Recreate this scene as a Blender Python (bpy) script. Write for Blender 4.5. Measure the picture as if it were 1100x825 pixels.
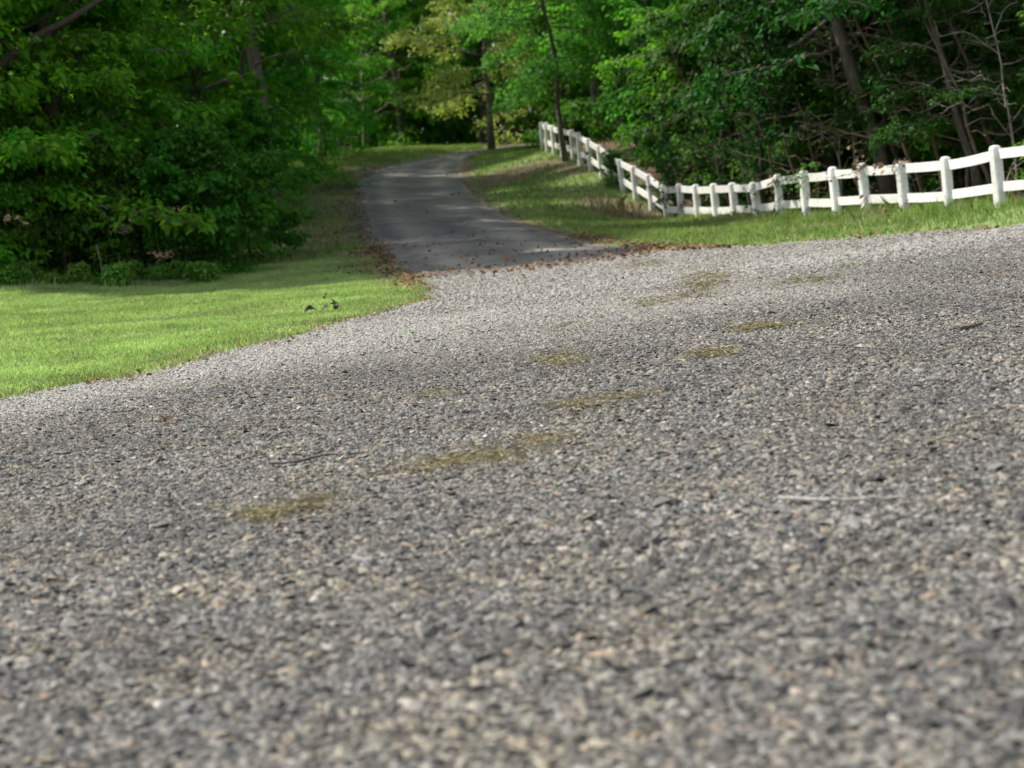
import bpy, math, random
import numpy as np
from mathutils import Matrix, Vector

# ------------------------------------------------------------------ scene, camera, sky, sun, exposure
for o in list(bpy.data.objects):
    bpy.data.objects.remove(o)
S = bpy.context.scene
COL = S.collection
FPX = 2053.0                      # focal length in pixels of the 1100 px wide photograph
CAM_H = 1.15
ROLL = math.radians(6.0)
PITCH = math.atan(211.0 / FPX)
Fw = np.array([0, math.cos(PITCH), -math.sin(PITCH)])
R0 = np.array([1.0, 0, 0])
U0 = np.array([0, math.sin(PITCH), math.cos(PITCH)])
Rt = math.cos(ROLL) * R0 - math.sin(ROLL) * U0
Up = math.sin(ROLL) * R0 + math.cos(ROLL) * U0
CAM = np.array([0, 0, CAM_H])
cd = bpy.data.cameras.new('camera')
cam = bpy.data.objects.new('camera', cd)
COL.objects.link(cam)
cam.matrix_world = Matrix(((Rt[0], Up[0], -Fw[0], 0), (Rt[1], Up[1], -Fw[1], 0),
                           (Rt[2], Up[2], -Fw[2], CAM_H), (0, 0, 0, 1)))
cd.sensor_width = 36.0
cd.lens = 36.0 * FPX / 1100.0
cd.clip_start = 0.1
cd.clip_end = 2000
cd.dof.use_dof = True
cd.dof.focus_distance = 13.0
cd.dof.aperture_fstop = 2.9
S.camera = cam

SUN_EL = math.radians(55)
SUN_DIR_XY = np.array([-0.93, 0.28]); SUN_DIR_XY /= np.linalg.norm(SUN_DIR_XY)
W = bpy.data.worlds.new('World'); S.world = W
W.use_nodes = True
nt = W.node_tree
sky = nt.nodes.new('ShaderNodeTexSky')
sky.sky_type = 'NISHITA'; sky.sun_disc = False
sky.sun_elevation = SUN_EL
sky.sun_rotation = math.atan2(SUN_DIR_XY[0], SUN_DIR_XY[1])
sky.dust_density = 2.0
bg = nt.nodes['Background']
thin = nt.nodes.new('ShaderNodeHueSaturation'); thin.inputs['Saturation'].default_value = 0.4   # a milky sky
nt.links.new(sky.outputs[0], thin.inputs['Color']); nt.links.new(thin.outputs[0], bg.inputs[0])
bg.inputs[1].default_value = 0.15
sl = bpy.data.lights.new('sun', 'SUN')
sl.energy = 3.8; sl.angle = math.radians(1.0); sl.color = (1.0, 0.94, 0.84)
so = bpy.data.objects.new('sun', sl); COL.objects.link(so)
sd = Vector((SUN_DIR_XY[0] * math.cos(SUN_EL), SUN_DIR_XY[1] * math.cos(SUN_EL), math.sin(SUN_EL)))
so.rotation_euler = sd.to_track_quat('Z', 'Y').to_euler()
so.location = (0, 0, 40)
S.view_settings.view_transform = 'Standard'
S.view_settings.look = 'None'
S.view_settings.exposure = 0.8
S.view_settings.gamma = 1.0
S.view_settings.use_curve_mapping = False
S.render.engine = 'CYCLES'
c = S.cycles
c.max_bounces = 6; c.diffuse_bounces = 4; c.glossy_bounces = 2; c.transmission_bounces = 4; c.transparent_max_bounces = 8
c.caustics_reflective = False; c.caustics_refractive = False
c.use_denoising = True
try:
    c.denoiser = 'OPENIMAGEDENOISE'
except Exception:
    pass

rng = np.random.default_rng(7)
random.seed(7)

# ------------------------------------------------------------------ helpers
def ray(px, py):
    """world direction seen at a pixel of the photograph, scaled to one metre of depth"""
    d = Fw + (px - 550.0) / FPX * Rt - (py - 412.5) / FPX * Up
    return d / d[1]

def at(px, py, depth):
    return CAM + ray(px, py) * depth

class MB:
    """collects vertices and same-sided faces, builds one mesh object"""
    def __init__(s):
        s.v = []; s.f = []; s.n = 0
    def add(s, v, f):
        v = np.asarray(v, float); s.v.append(v)
        for q in (f if isinstance(f, list) else [f]):
            s.f.append(np.asarray(q, int) + s.n)
        s.n += len(v)
    def build(s, name, mat, parent=None, smooth=False, loc=None):
        me = bpy.data.meshes.new(name)
        v = np.concatenate(s.v) if s.v else np.zeros((0, 3))
        if loc is not None:
            v = v - np.asarray(loc)
        me.vertices.add(len(v)); me.vertices.foreach_set('co', v.ravel().astype(np.float32))
        loops = np.concatenate([q.ravel() for q in s.f]); tot = np.concatenate([np.full(len(q), q.shape[1]) for q in s.f])
        me.loops.add(len(loops)); me.loops.foreach_set('vertex_index', loops.astype(np.int32))
        me.polygons.add(len(tot))
        st = np.concatenate([[0], np.cumsum(tot)[:-1]])
        me.polygons.foreach_set('loop_start', st.astype(np.int32))
        me.polygons.foreach_set('loop_total', tot.astype(np.int32))
        me.polygons.foreach_set('use_smooth', np.full(len(tot), smooth, dtype=bool))
        me.update(calc_edges=True)
        me.materials.append(mat)
        o = bpy.data.objects.new(name, me); COL.objects.link(o)
        if parent is not None:
            o.parent = parent
        elif loc is not None:
            o.location = Vector(loc)
        return o

def empty(name, loc):
    o = bpy.data.objects.new(name, None); COL.objects.link(o)
    o.location = Vector(loc); o.empty_display_size = 0.2
    return o

def tag(o, label=None, cat=None, group=None, kind=None):
    for k, val in (('label', label), ('category', cat), ('group', group), ('kind', kind)):
        if val: o[k] = val
    return o

def nrm(a):
    return a / np.maximum(np.linalg.norm(a, axis=-1, keepdims=True), 1e-9)

def tube(mb, path, rad, ns=6, cap=True):
    path = np.asarray(path, float); rad = np.broadcast_to(rad, len(path)).astype(float)
    t = nrm(np.gradient(path, axis=0))
    ref = np.array([0.31, 0.17, 0.93]) if abs(t[0][2]) < 0.8 else np.array([0.95, 0.3, 0.1])
    a = nrm(np.cross(t, ref)); b = np.cross(t, a)
    ang = np.linspace(0, 2 * np.pi, ns, endpoint=False)
    ring = path[:, None] + rad[:, None, None] * (np.cos(ang)[None, :, None] * a[:, None] + np.sin(ang)[None, :, None] * b[:, None])
    v = ring.reshape(-1, 3); k = len(path)
    i = np.arange(k - 1)[:, None] * ns; j = np.arange(ns)[None]; j2 = (j + 1) % ns
    f = [np.stack([i + j, i + j2, i + ns + j2, i + ns + j], -1).reshape(-1, 4)]
    if cap:
        f.append(np.array([list(range((k - 1) * ns, k * ns))]))
        f.append(np.array([list(range(ns))[::-1]]))
    mb.add(v, f)

def seg_dist(P, A, B):
    d = B - A; t = np.clip(((P - A) @ d) / (d @ d), 0, 1)
    return np.linalg.norm(P - (A + t[:, None] * d), axis=1)
def line_dist(P, pts):
    pts = np.asarray(pts)
    return np.min([seg_dist(P, pts[i], pts[i + 1]) for i in range(len(pts) - 1)], axis=0)
def inside(P, poly):
    poly = np.asarray(poly); r = np.zeros(len(P), bool); n = len(poly)
    for i in range(n):
        a, b = poly[i], poly[i - 1]
        if a[1] == b[1]: continue
        cnd = ((a[1] > P[:, 1]) != (b[1] > P[:, 1])) & (P[:, 0] < (b[0] - a[0]) * (P[:, 1] - a[1]) / (b[1] - a[1]) + a[0])
        r ^= cnd
    return r
def signed(P, poly):
    d = line_dist(P, list(poly) + [poly[0]])
    return np.where(inside(P, poly), -d, d)

_perm = np.random.default_rng(3).random((64, 64))
def vnoise(P, s, off=0.0):
    """smooth value noise in the ground plane, 0..1"""
    q = np.asarray(P)[:, :2] * s + off + 1000
    i = np.floor(q).astype(int); f = q - i; f = f * f * (3 - 2 * f)
    g = lambda x, y: _perm[x % 64, y % 64]
    return ((g(i[:, 0], i[:, 1]) * (1 - f[:, 0]) + g(i[:, 0] + 1, i[:, 1]) * f[:, 0]) * (1 - f[:, 1]) +
            (g(i[:, 0], i[:, 1] + 1) * (1 - f[:, 0]) + g(i[:, 0] + 1, i[:, 1] + 1) * f[:, 0]) * f[:, 1])

# ------------------------------------------------------------------ materials
def newmat(name):
    m = bpy.data.materials.new(name); m.use_nodes = True
    n = m.node_tree.nodes; l = m.node_tree.links
    return m, n, l, n['Principled BSDF']
def ramp(n, stops, interp='LINEAR'):
    r = n.new('ShaderNodeValToRGB'); e = r.color_ramp.elements
    r.color_ramp.interpolation = interp
    while len(e) < len(stops): e.new(0.5)
    for k, (p, col) in enumerate(stops):
        e[k].position = p; e[k].color = (*col, 1)
    return r
def tex(n, l, kind, scale, detail=3, coord='Object'):
    tc = n.new('ShaderNodeTexCoord')
    t = n.new('ShaderNodeTex' + kind); t.inputs['Scale'].default_value = scale
    if kind == 'Noise': t.inputs['Detail'].default_value = detail
    l.new(tc.outputs[coord], t.inputs['Vector'])
    return t
def mix(n, l, fac, a, b, mode='MIX'):
    m = n.new('ShaderNodeMix'); m.data_type = 'RGBA'; m.blend_type = mode
    for sock, val in ((m.inputs[0], fac), (m.inputs[6], a), (m.inputs[7], b)):
        if isinstance(val, bpy.types.NodeSocket): l.new(val, sock)
        elif isinstance(val, (tuple, list)): sock.default_value = (*val, 1)
        else: sock.default_value = val
    return m.outputs[2]

def leaf_material(name, cols, trans=0.4, rough=0.55, hue=0.02, tscale=(1.15, 1.2, 0.5), spec=0.18):
    m, n, l, b = newmat(name)
    g = n.new('ShaderNodeNewGeometry'); oi = n.new('ShaderNodeObjectInfo')
    r = ramp(n, [(i / max(1, len(cols) - 1), cc) for i, cc in enumerate(cols)])
    l.new(g.outputs['Random Per Island'], r.inputs[0])
    h = n.new('ShaderNodeHueSaturation')
    mr = n.new('ShaderNodeMapRange'); mr.inputs[3].default_value = 0.5 - hue; mr.inputs[4].default_value = 0.5 + hue
    l.new(oi.outputs['Random'], mr.inputs[0]); l.new(mr.outputs[0], h.inputs['Hue'])
    no = tex(n, l, 'Noise', 1.1, 2)
    mv = n.new('ShaderNodeMapRange'); mv.inputs[1].default_value = 0.3; mv.inputs[2].default_value = 0.7
    mv.inputs[3].default_value = 0.72; mv.inputs[4].default_value = 1.3
    l.new(no.outputs[0], mv.inputs[0]); l.new(mv.outputs[0], h.inputs['Value'])
    l.new(r.outputs[0], h.inputs['Color'])
    l.new(h.outputs[0], b.inputs['Base Color'])
    b.inputs['Roughness'].default_value = rough
    b.inputs['Specular IOR Level'].default_value = spec
    t = n.new('ShaderNodeBsdfTranslucent')
    l.new(mix(n, l, 1.0, h.outputs[0], tscale, 'MULTIPLY'), t.inputs[0])
    ms = n.new('ShaderNodeMixShader'); ms.inputs[0].default_value = trans
    l.new(b.outputs[0], ms.inputs[1]); l.new(t.outputs[0], ms.inputs[2])
    l.new(ms.outputs[0], n['Material Output'].inputs[0])
    return m

M = {}
M['leaf_broad'] = leaf_material('broad_leaf', [(.048, .20, .016), (.082, .29, .023), (.13, .385, .034), (.21, .47, .055)], trans=.6)
M['leaf_maple'] = leaf_material('maple_leaf', [(.062, .225, .02), (.10, .31, .03), (.155, .395, .042)], trans=.55)
M['leaf_lacy'] = leaf_material('lacy_leaf', [(.085, .235, .05), (.125, .31, .065), (.18, .385, .09)], trans=.55)
M['leaf_yellow'] = leaf_material('flowering_leaf', [(.18, .31, .06), (.32, .39, .13), (.46, .46, .21), (.17, .31, .05)], hue=.005, trans=.5)
M['leaf_cedar'] = leaf_material('cedar_needle', [(.022, .085, .026), (.035, .115, .034), (.055, .145, .036)], trans=.25)
M['leaf_shrub'] = leaf_material('shrub_leaf', [(.034, .12, .012), (.058, .18, .017), (.095, .24, .025)], trans=.45)
M['leaf_deep'] = leaf_material('deep_shade_leaf', [(.016, .062, .010), (.026, .09, .013), (.042, .125, .02)], trans=.4)  # darker leaf colour carries the shade of the right wood
M['leaf_weed'] = leaf_material('weed_leaf', [(.085, .21, .03), (.12, .27, .04), (.17, .33, .055)], trans=.45)
M['leaf_dry'] = leaf_material('dry_leaf', [(.09, .05, .025), (.17, .10, .05), (.25, .16, .085), (.12, .065, .04), (.30, .21, .13)], trans=.15, hue=.0, tscale=(1, .8, .6))
M['grass'] = leaf_material('grass_blade', [(.19, .32, .095), (.27, .41, .14), (.35, .47, .19), (.47, .52, .29)], trans=.5, hue=.0, tscale=(1.05, 1.1, .6))
M['verge'] = leaf_material('verge_grass_blade', [(.12, .22, .055), (.17, .28, .075), (.22, .33, .10), (.30, .34, .14)], trans=.5, hue=.0, tscale=(1.05, 1.1, .6))
M['clipping'] = leaf_material('cut_grass', [(.25, .24, .13), (.37, .33, .19), (.22, .15, .08), (.20, .23, .12), (.14, .10, .05)], trans=.12, hue=.0, tscale=(1, .95, .8))
M['dry_grass'] = leaf_material('dry_grass_blade', [(.28, .29, .15), (.40, .37, .20), (.20, .19, .09), (.30, .22, .12), (.22, .27, .14)], trans=.25, hue=.0, tscale=(1, .9, .6))

def bark(name, dark, light, scale=14):
    m, n, l, b = newmat(name)
    t = tex(n, l, 'Noise', scale, 6); t.inputs['Roughness'].default_value = .7
    mp = n.new('ShaderNodeMapping'); mp.inputs['Scale'].default_value = (1, 1, .25)
    tc = [k for k in n if k.type == 'TEX_COORD'][0]
    l.new(tc.outputs['Object'], mp.inputs[0]); l.new(mp.outputs[0], t.inputs['Vector'])
    r = ramp(n, [(.3, dark), (.7, light)]); l.new(t.outputs[0], r.inputs[0]); l.new(r.outputs[0], b.inputs['Base Color'])
    b.inputs['Roughness'].default_value = .9
    bp = n.new('ShaderNodeBump'); bp.inputs['Strength'].default_value = .7; bp.inputs['Distance'].default_value = .02
    l.new(t.outputs[0], bp.inputs['Height']); l.new(bp.outputs[0], b.inputs['Normal'])
    return m
M['bark'] = bark('grey_bark', (.045, .036, .028), (.17, .145, .12))
M['bark_pale'] = bark('pale_bark', (.11, .09, .07), (.34, .30, .25))
M['bark_dark'] = bark('dark_bark', (.02, .016, .012), (.08, .065, .05))
M['twig_dry'] = bark('dry_twig', (.06, .045, .03), (.17, .13, .095))
M['stick_pale'] = bark('bleached_stick', (.2, .19, .175), (.40, .39, .365), 30)

def stone_material():
    m, n, l, b = newmat('road_stone')
    g = n.new('ShaderNodeNewGeometry')
    r = ramp(n, [(0, (.013, .013, .013)), (.2, (.041, .041, .039)), (.5, (.096, .096, .089)), (.78, (.17, .168, .153)), (.88, (.175, .148, .10)),
                 (.95, (.25, .245, .22)), (.985, (.20, .135, .07)), (1, (.36, .355, .33))])
    l.new(g.outputs['Random Per Island'], r.inputs[0])
    no = tex(n, l, 'Noise', 90, 3)
    cc = mix(n, l, .35, r.outputs[0], no.outputs['Color'], 'OVERLAY')
    hs = n.new('ShaderNodeHueSaturation'); hs.inputs['Saturation'].default_value = .8; l.new(cc, hs.inputs['Color'])
    big = tex(n, l, 'Noise', .45, 3)
    mr = n.new('ShaderNodeMapRange'); mr.inputs[1].default_value = .35; mr.inputs[2].default_value = .65; mr.inputs[3].default_value = .8; mr.inputs[4].default_value = 1.22
    l.new(big.outputs[0], mr.inputs[0]); l.new(mr.outputs[0], hs.inputs['Value'])
    pt = tex(n, l, 'Noise', 1.7, 3); pr_ = ramp(n, [(.42, (1, 1, 1)), (.66, (1.10, 1.03, .9))]); l.new(pt.outputs[0], pr_.inputs[0])
    hs2 = mix(n, l, 1, hs.outputs[0], pr_.outputs[0], 'MULTIPLY')
    da = n.new('ShaderNodeAttribute'); da.attribute_name = 'sun_and_dust'  # painted sunlight on the far gravel, plus pale fines by the lawn
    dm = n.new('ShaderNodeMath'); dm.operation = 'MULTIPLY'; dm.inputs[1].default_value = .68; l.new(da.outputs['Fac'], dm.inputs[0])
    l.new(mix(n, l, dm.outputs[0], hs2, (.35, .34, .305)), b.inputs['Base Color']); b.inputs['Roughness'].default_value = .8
    return m
M['stone'] = stone_material()

def apron_material():
    m, n, l, b = newmat('chip_seal')
    v = tex(n, l, 'Voronoi', 42)
    sx = n.new('ShaderNodeSeparateColor'); l.new(v.outputs['Color'], sx.inputs[0])
    r = ramp(n, [(0, (.03, .029, .027)), (.25, (.07, .068, .064)), (.55, (.13, .127, .118)), (.8, (.2, .19, .17)), (.9, (.17, .125, .08)), (1, (.3, .29, .27))])
    l.new(sx.outputs[0], r.inputs[0])
    d = ramp(n, [(.2, (1, 1, 1)), (.62, (.35, .34, .33))]); l.new(v.outputs['Distance'], d.inputs[0])
    cc = mix(n, l, 1, r.outputs[0], d.outputs[0], 'MULTIPLY')
    big = tex(n, l, 'Noise', .35, 4)
    br = ramp(n, [(.38, (.86, .86, .87)), (.62, (1.12, 1.09, 1.02))]); l.new(big.outputs[0], br.inputs[0])
    cc = mix(n, l, 1, cc, br.outputs[0], 'MULTIPLY')
    l.new(cc, b.inputs['Base Color']); b.inputs['Roughness'].default_value = .85
    bp = n.new('ShaderNodeBump'); bp.invert = True; bp.inputs['Strength'].default_value = .8; bp.inputs['Distance'].default_value = .012
    l.new(v.outputs['Distance'], bp.inputs['Height']); l.new(bp.outputs[0], b.inputs['Normal'])
    return m
M['apron'] = apron_material()

def lane_material():
    m, n, l, b = newmat('worn_asphalt')
    v = tex(n, l, 'Noise', 38, 5); v.inputs['Roughness'].default_value = .8
    r = ramp(n, [(.32, (.06, .059, .056)), (.5, (.14, .137, .129)), (.68, (.28, .272, .255))]); l.new(v.outputs[0], r.inputs[0])
    w = tex(n, l, 'Noise', .7, 6); w.inputs['Roughness'].default_value = .65; w.inputs['Distortion'].default_value = .6
    br = ramp(n, [(.38, (.62, .63, .65)), (.62, (1.35, 1.31, 1.24))]); l.new(w.outputs[0], br.inputs[0])
    cc = mix(n, l, 1, r.outputs[0], br.outputs[0], 'MULTIPLY')
    a = n.new('ShaderNodeAttribute'); a.attribute_name = 'across'
    tr = ramp(n, [(0, (1.25, 1.15, 1.0)), (.1, (.8, .8, .8)), (.26, (1.3, 1.28, 1.24)), (.38, (.95, .95, .95)), (.5, (.78, .78, .78)), (.62, (.95, .95, .95)), (.74, (1.3, 1.28, 1.24)), (.9, (.82, .82, .82)), (1, (1.2, 1.08, .92))], 'EASE')
    wob = n.new('ShaderNodeMath'); wob.operation = 'MULTIPLY_ADD'; wob.inputs[1].default_value = .22; l.new(w.outputs[0], wob.inputs[0])
    ad = n.new('ShaderNodeMath'); ad.operation = 'ADD'; ad.inputs[1].default_value = -.11; l.new(a.outputs['Fac'], ad.inputs[0]); l.new(ad.outputs[0], wob.inputs[2])
    l.new(wob.outputs[0], tr.inputs[0])
    cc = mix(n, l, 1, cc, tr.outputs[0], 'MULTIPLY')
    ck = tex(n, l, 'Voronoi', .9); ck.feature = 'DISTANCE_TO_EDGE'
    cr = ramp(n, [(0, (.35, .34, .33)), (.012, (1, 1, 1))]); l.new(ck.outputs['Distance'], cr.inputs[0])
    cc = mix(n, l, .6, cc, cr.outputs[0], 'MULTIPLY')
    l.new(cc, b.inputs['Base Color']); b.inputs['Roughness'].default_value = .8; b.inputs['Specular IOR Level'].default_value = .3
    bp = n.new('ShaderNodeBump'); bp.inputs['Strength'].default_value = .6; bp.inputs['Distance'].default_value = .012
    l.new(v.outputs[0], bp.inputs['Height']); l.new(bp.outputs[0], b.inputs['Normal'])
    return m
M['lane'] = lane_material()

def ground_material():
    m, n, l, b = newmat('soil_and_turf')
    a = n.new('ShaderNodeAttribute'); a.attribute_name = 'litter'
    t = tex(n, l, 'Noise', 9, 5)
    gr = ramp(n, [(.3, (.10, .16, .045)), (.7, (.2, .28, .085))]); l.new(t.outputs[0], gr.inputs[0])
    t2 = tex(n, l, 'Noise', 22, 6); t2.inputs['Roughness'].default_value = .75
    so_ = ramp(n, [(.3, (.035, .024, .014)), (.5, (.10, .065, .038)), (.72, (.19, .13, .08))]); l.new(t2.outputs[0], so_.inputs[0])
    l.new(mix(n, l, a.outputs['Fac'], gr.outputs[0], so_.outputs[0]), b.inputs['Base Color'])
    b.inputs['Roughness'].default_value = .95
    bp = n.new('ShaderNodeBump'); bp.inputs['Strength'].default_value = .6; bp.inputs['Distance'].default_value = .04
    l.new(t2.outputs[0], bp.inputs['Height']); l.new(bp.outputs[0], b.inputs['Normal'])
    return m
M['ground'] = ground_material()

def paint_material():
    m, n, l, b = newmat('weathered_white_paint')
    t = tex(n, l, 'Noise', 7, 6); t.inputs['Roughness'].default_value = .7
    r = ramp(n, [(.24, (.36, .36, .31)), (.36, (.66, .66, .63)), (.52, (.79, .785, .77))]); l.new(t.outputs[0], r.inputs[0])
    t2 = tex(n, l, 'Noise', 30, 4)
    r2 = ramp(n, [(.30, (.6, .58, .5)), (.42, (1, 1, 1))]); l.new(t2.outputs[0], r2.inputs[0])
    tc = n.new('ShaderNodeTexCoord'); sp = n.new('ShaderNodeSeparateXYZ'); l.new(tc.outputs['Generated'], sp.inputs[0])
    oi = n.new('ShaderNodeObjectInfo')
    mr = n.new('ShaderNodeMapRange'); mr.inputs[3].default_value = .8; mr.inputs[4].default_value = 1.0; l.new(oi.outputs['Random'], mr.inputs[0])
    cc = mix(n, l, 1, r.outputs[0], r2.outputs[0], 'MULTIPLY')
    hs = n.new('ShaderNodeHueSaturation'); l.new(cc, hs.inputs['Color']); l.new(mr.outputs[0], hs.inputs['Value'])
    l.new(hs.outputs[0], b.inputs['Base Color']); b.inputs['Roughness'].default_value = .6
    bp = n.new('ShaderNodeBump'); bp.inputs['Strength'].default_value = .25; bp.inputs['Distance'].default_value = .01
    l.new(t2.outputs[0], bp.inputs['Height']); l.new(bp.outputs[0], b.inputs['Normal'])
    return m
M['paint'] = paint_material()

# ------------------------------------------------------------------ the lie of the land
LANE_L = [(445, 300, 26.5), (412, 268, 33), (390, 236, 41), (384, 207, 49), (387, 191, 54), (412, 179, 60), (465, 168.5, 66), (520, 160.5, 73)]
LANE_R = [(702, 270, 28.6), (634, 260, 32.4), (572, 243.5, 37.6), (528, 226, 44), (505, 207, 50), (496, 187, 57), (503, 172.5, 65), (530, 161, 71.5)]
#         base x, base y, depth, top x, top y
POSTS = [(1262, 199, 23.1, 1254, 126), (1200, 207, 24.3, 1192, 137), (1138, 214, 25.5, 1131, 148), (1075, 223, 26.8, 1068, 156), (1021, 232, 28.0, 1015, 168), (973, 231, 29.3, 967, 173), (932, 234, 30.5, 925, 175),
         (900, 236, 31.7, 894, 179), (867, 235, 33.0, 863, 183), (839, 236, 34.3, 835, 187), (816, 238, 35.7, 808, 196), (791, 240, 37.0, 786, 196),
         (771, 241, 38.3, 766, 197), (751, 240, 39.6, 747, 198), (734, 241, 40.8, 729, 197), (717.5, 239, 42.2, 712, 199), (701, 226, 43.6, 696, 187),
         (684, 216, 45.0, 680, 178), (670, 206, 46.4, 665, 171), (659, 198, 47.7, 652, 164), (647, 192, 49.0, 643, 155.5), (635, 183, 50.3, 631.5, 148.5),
         (624, 175, 51.6, 621, 142), (616.5, 171, 53.0, 614, 139), (605.5, 169, 54.3, 602, 137), (596, 166.5, 55.6, 593.5, 134.5), (588.5, 163.5, 57.0, 587, 131.5), (584, 161, 58.3, 581.5, 131)]
ctrl = []
for L in (LANE_L, LANE_R):
    ctrl += [at(*p) for p in L]
for p in POSTS:
    ctrl.append(at(p[0], p[1], p[2]))
for p in [(100, 308, 28.5), (0, 303, 28.5), (240, 310, 28), (0, 370, 19), (300, 292, 30), (310, 280, 33), (340, 240, 42), (340, 215, 50), (600, 215, 44),
          (560, 222, 43), (560, 195, 52), (330, 166, 72), (400, 161, 76), (450, 158, 78), (610, 235, 40)]:
    ctrl.append(at(*p))
ctrl += [np.array(q, float) for q in [
    (0, 3, 0), (-3, 6, 0), (3, 6, 0), (0, 10, 0), (-3.6, 13.3, 0), (4, 13, 0), (0, 16, 0), (-1, 20.4, 0), (3, 20, 0.02), (6.3, 23.4, 0), (1, 25, 0), (12, 14, .05),
    (-8, -4, 0), (8, -4, 0), (-14, 8, .1), (20, 0, 0), (-12, 18, .2), (-30, 0, .3),
    (10, 30, .25), (9, 38, .1), (14, 36, .3), (8, 46, .5), (7, 54, 1.6), (9, 65, 2.3), (16, 50, .8), (30, 60, 1.2), (6, 76, 2.5), (-3, 84, 2.9), (-12, 82, 3.1), (8, 90, 2.6),
    (-10, 36, .7), (-10, 48, 1.5), (-12, 62, 2.6), (-22, 40, 1.2), (-25, 70, 2.5), (25, 30, .5), (30, 10, .2), (-30, 20, .6),
    (-80, -30, 0), (80, -30, 0), (-80, 60, 2), (80, 60, 1.5), (0, 140, 3), (-90, 150, 3), (90, 150, 3), (0, -60, 0)]]
CP = np.array(ctrl)
def _tps_phi(r):
    return np.where(r > 1e-9, r * r * np.log(np.maximum(r, 1e-9)), 0)
def _fit():
    P = CP[:, :2] / 10; n = len(P)
    K = _tps_phi(np.linalg.norm(P[:, None] - P[None], axis=-1)) + np.eye(n) * 0.02
    Q = np.hstack([np.ones((n, 1)), P])
    A = np.block([[K, Q], [Q.T, np.zeros((3, 3))]])
    return np.linalg.solve(A, np.concatenate([CP[:, 2], np.zeros(3)]))
_w = _fit()
def gz(P):
    P = np.atleast_2d(np.asarray(P, float))[:, :2]
    out = np.empty(len(P))
    for s in range(0, len(P), 20000):
        p = P[s:s + 20000] / 10
        r = np.linalg.norm(p[:, None] - CP[None, :, :2] / 10, axis=-1)
        out[s:s + 20000] = _tps_phi(r) @ _w[:-3] + _w[-3] + p @ _w[-2:]
    flat = np.clip((18 - P[:, 1]) / 6, 0, 1) * np.clip((7 - np.abs(P[:, 0])) / 3, 0, 1)   # the apron itself is level
    out = out * (1 - flat)
    far = np.clip((np.hypot(P[:, 0], P[:, 1] - 30) - 90) / 60, 0, 1)
    return out * (1 - far) + 2.0 * far
def gz1(x, y):
    return float(gz([[x, y]])[0])
def hit(px, py):
    """where the line of sight through a pixel meets the ground"""
    d = np.concatenate([np.arange(2.5, 30, .05), np.arange(30, 120, .1)])
    p = CAM + ray(px, py) * d[:, None]
    below = p[:, 2] < gz(p)
    k = int(np.argmax(below)) if below.any() else len(d) - 1
    return p[k]

lane_l = [at(*p)[:2] for p in LANE_L] + [np.array([2.5, 79.0]), np.array([9.0, 80.5])]
lane_r = [at(*p)[:2] for p in LANE_R] + [np.array([2.5, 75.4]), np.array([9.0, 77.0])]
def smooth_line(pts, n):
    pts = np.asarray(pts); d = np.concatenate([[0], np.cumsum(np.linalg.norm(np.diff(pts, axis=0), axis=1))])
    # Catmull-Rom through the points
    ext = np.vstack([2 * pts[0] - pts[1], pts, 2 * pts[-1] - pts[-2]])
    out = []
    for s in np.linspace(0, d[-1], n):
        i = min(int(np.searchsorted(d, s, 'right')) - 1, len(pts) - 2); t = (s - d[i]) / (d[i + 1] - d[i])
        p0, p1, p2, p3 = ext[i:i + 4]
        out.append(.5 * (2 * p1 + (p2 - p0) * t + (2 * p0 - 5 * p1 + 4 * p2 - p3) * t * t + (3 * p1 - p0 - 3 * p2 + p3) * t ** 3))
    return np.array(out)
NL = 120
LL = smooth_line(lane_l, NL); LR = smooth_line(lane_r, NL)
wob = (vnoise(LL, .9) - .5)[:, None] * .22
LL = LL + nrm(LL - LR) * wob; LR = LR + nrm(LR - LL) * (vnoise(LR, 1.1, 9) - .5)[:, None] * .22
LANE_POLY = np.vstack([LL[:1] + np.array([.55, -2.6]), LL, LR[::-1], LR[:1] + np.array([.5, -2.6])])
edge_l = smooth_line([(-12, -8), (-7.5, 3)] + [hit(*p)[:2] for p in [(0, 433), (100, 415), (200, 393), (300, 367), (400, 340), (448, 328), (463, 318)]] + [LL[0]], 120)
edge_r = smooth_line([LR[0]] + [hit(*p)[:2] for p in [(775, 267.5), (850, 262), (950, 255), (1030, 249), (1100, 243)]] + [(11, 19), (18, 10), (26, -8)], 120)
edge_l[:-3] += (np.stack([vnoise(edge_l, 2.2) - .5, vnoise(edge_l, 2.2, 5) - .5], 1) * .22)[:-3]
edge_r[3:] += (np.stack([vnoise(edge_r, 2.2) - .5, vnoise(edge_r, 2.2, 5) - .5], 1) * .25)[3:]
join = np.linspace(edge_l[-1], edge_r[0], 26)
join[1:-1] += np.stack([np.zeros(24), (vnoise(join[1:-1], 1.5) - .5) * .9 - 1.5 * np.sin(np.linspace(.15, np.pi - .15, 24))], 1)
APRON_POLY = np.vstack([edge_l, join[1:-1], edge_r])
FENCE_XY = [at(*p[:3])[:2] for p in POSTS]

def road_d(P):
    return np.minimum(signed(P, APRON_POLY), signed(P, LANE_POLY))

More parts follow.
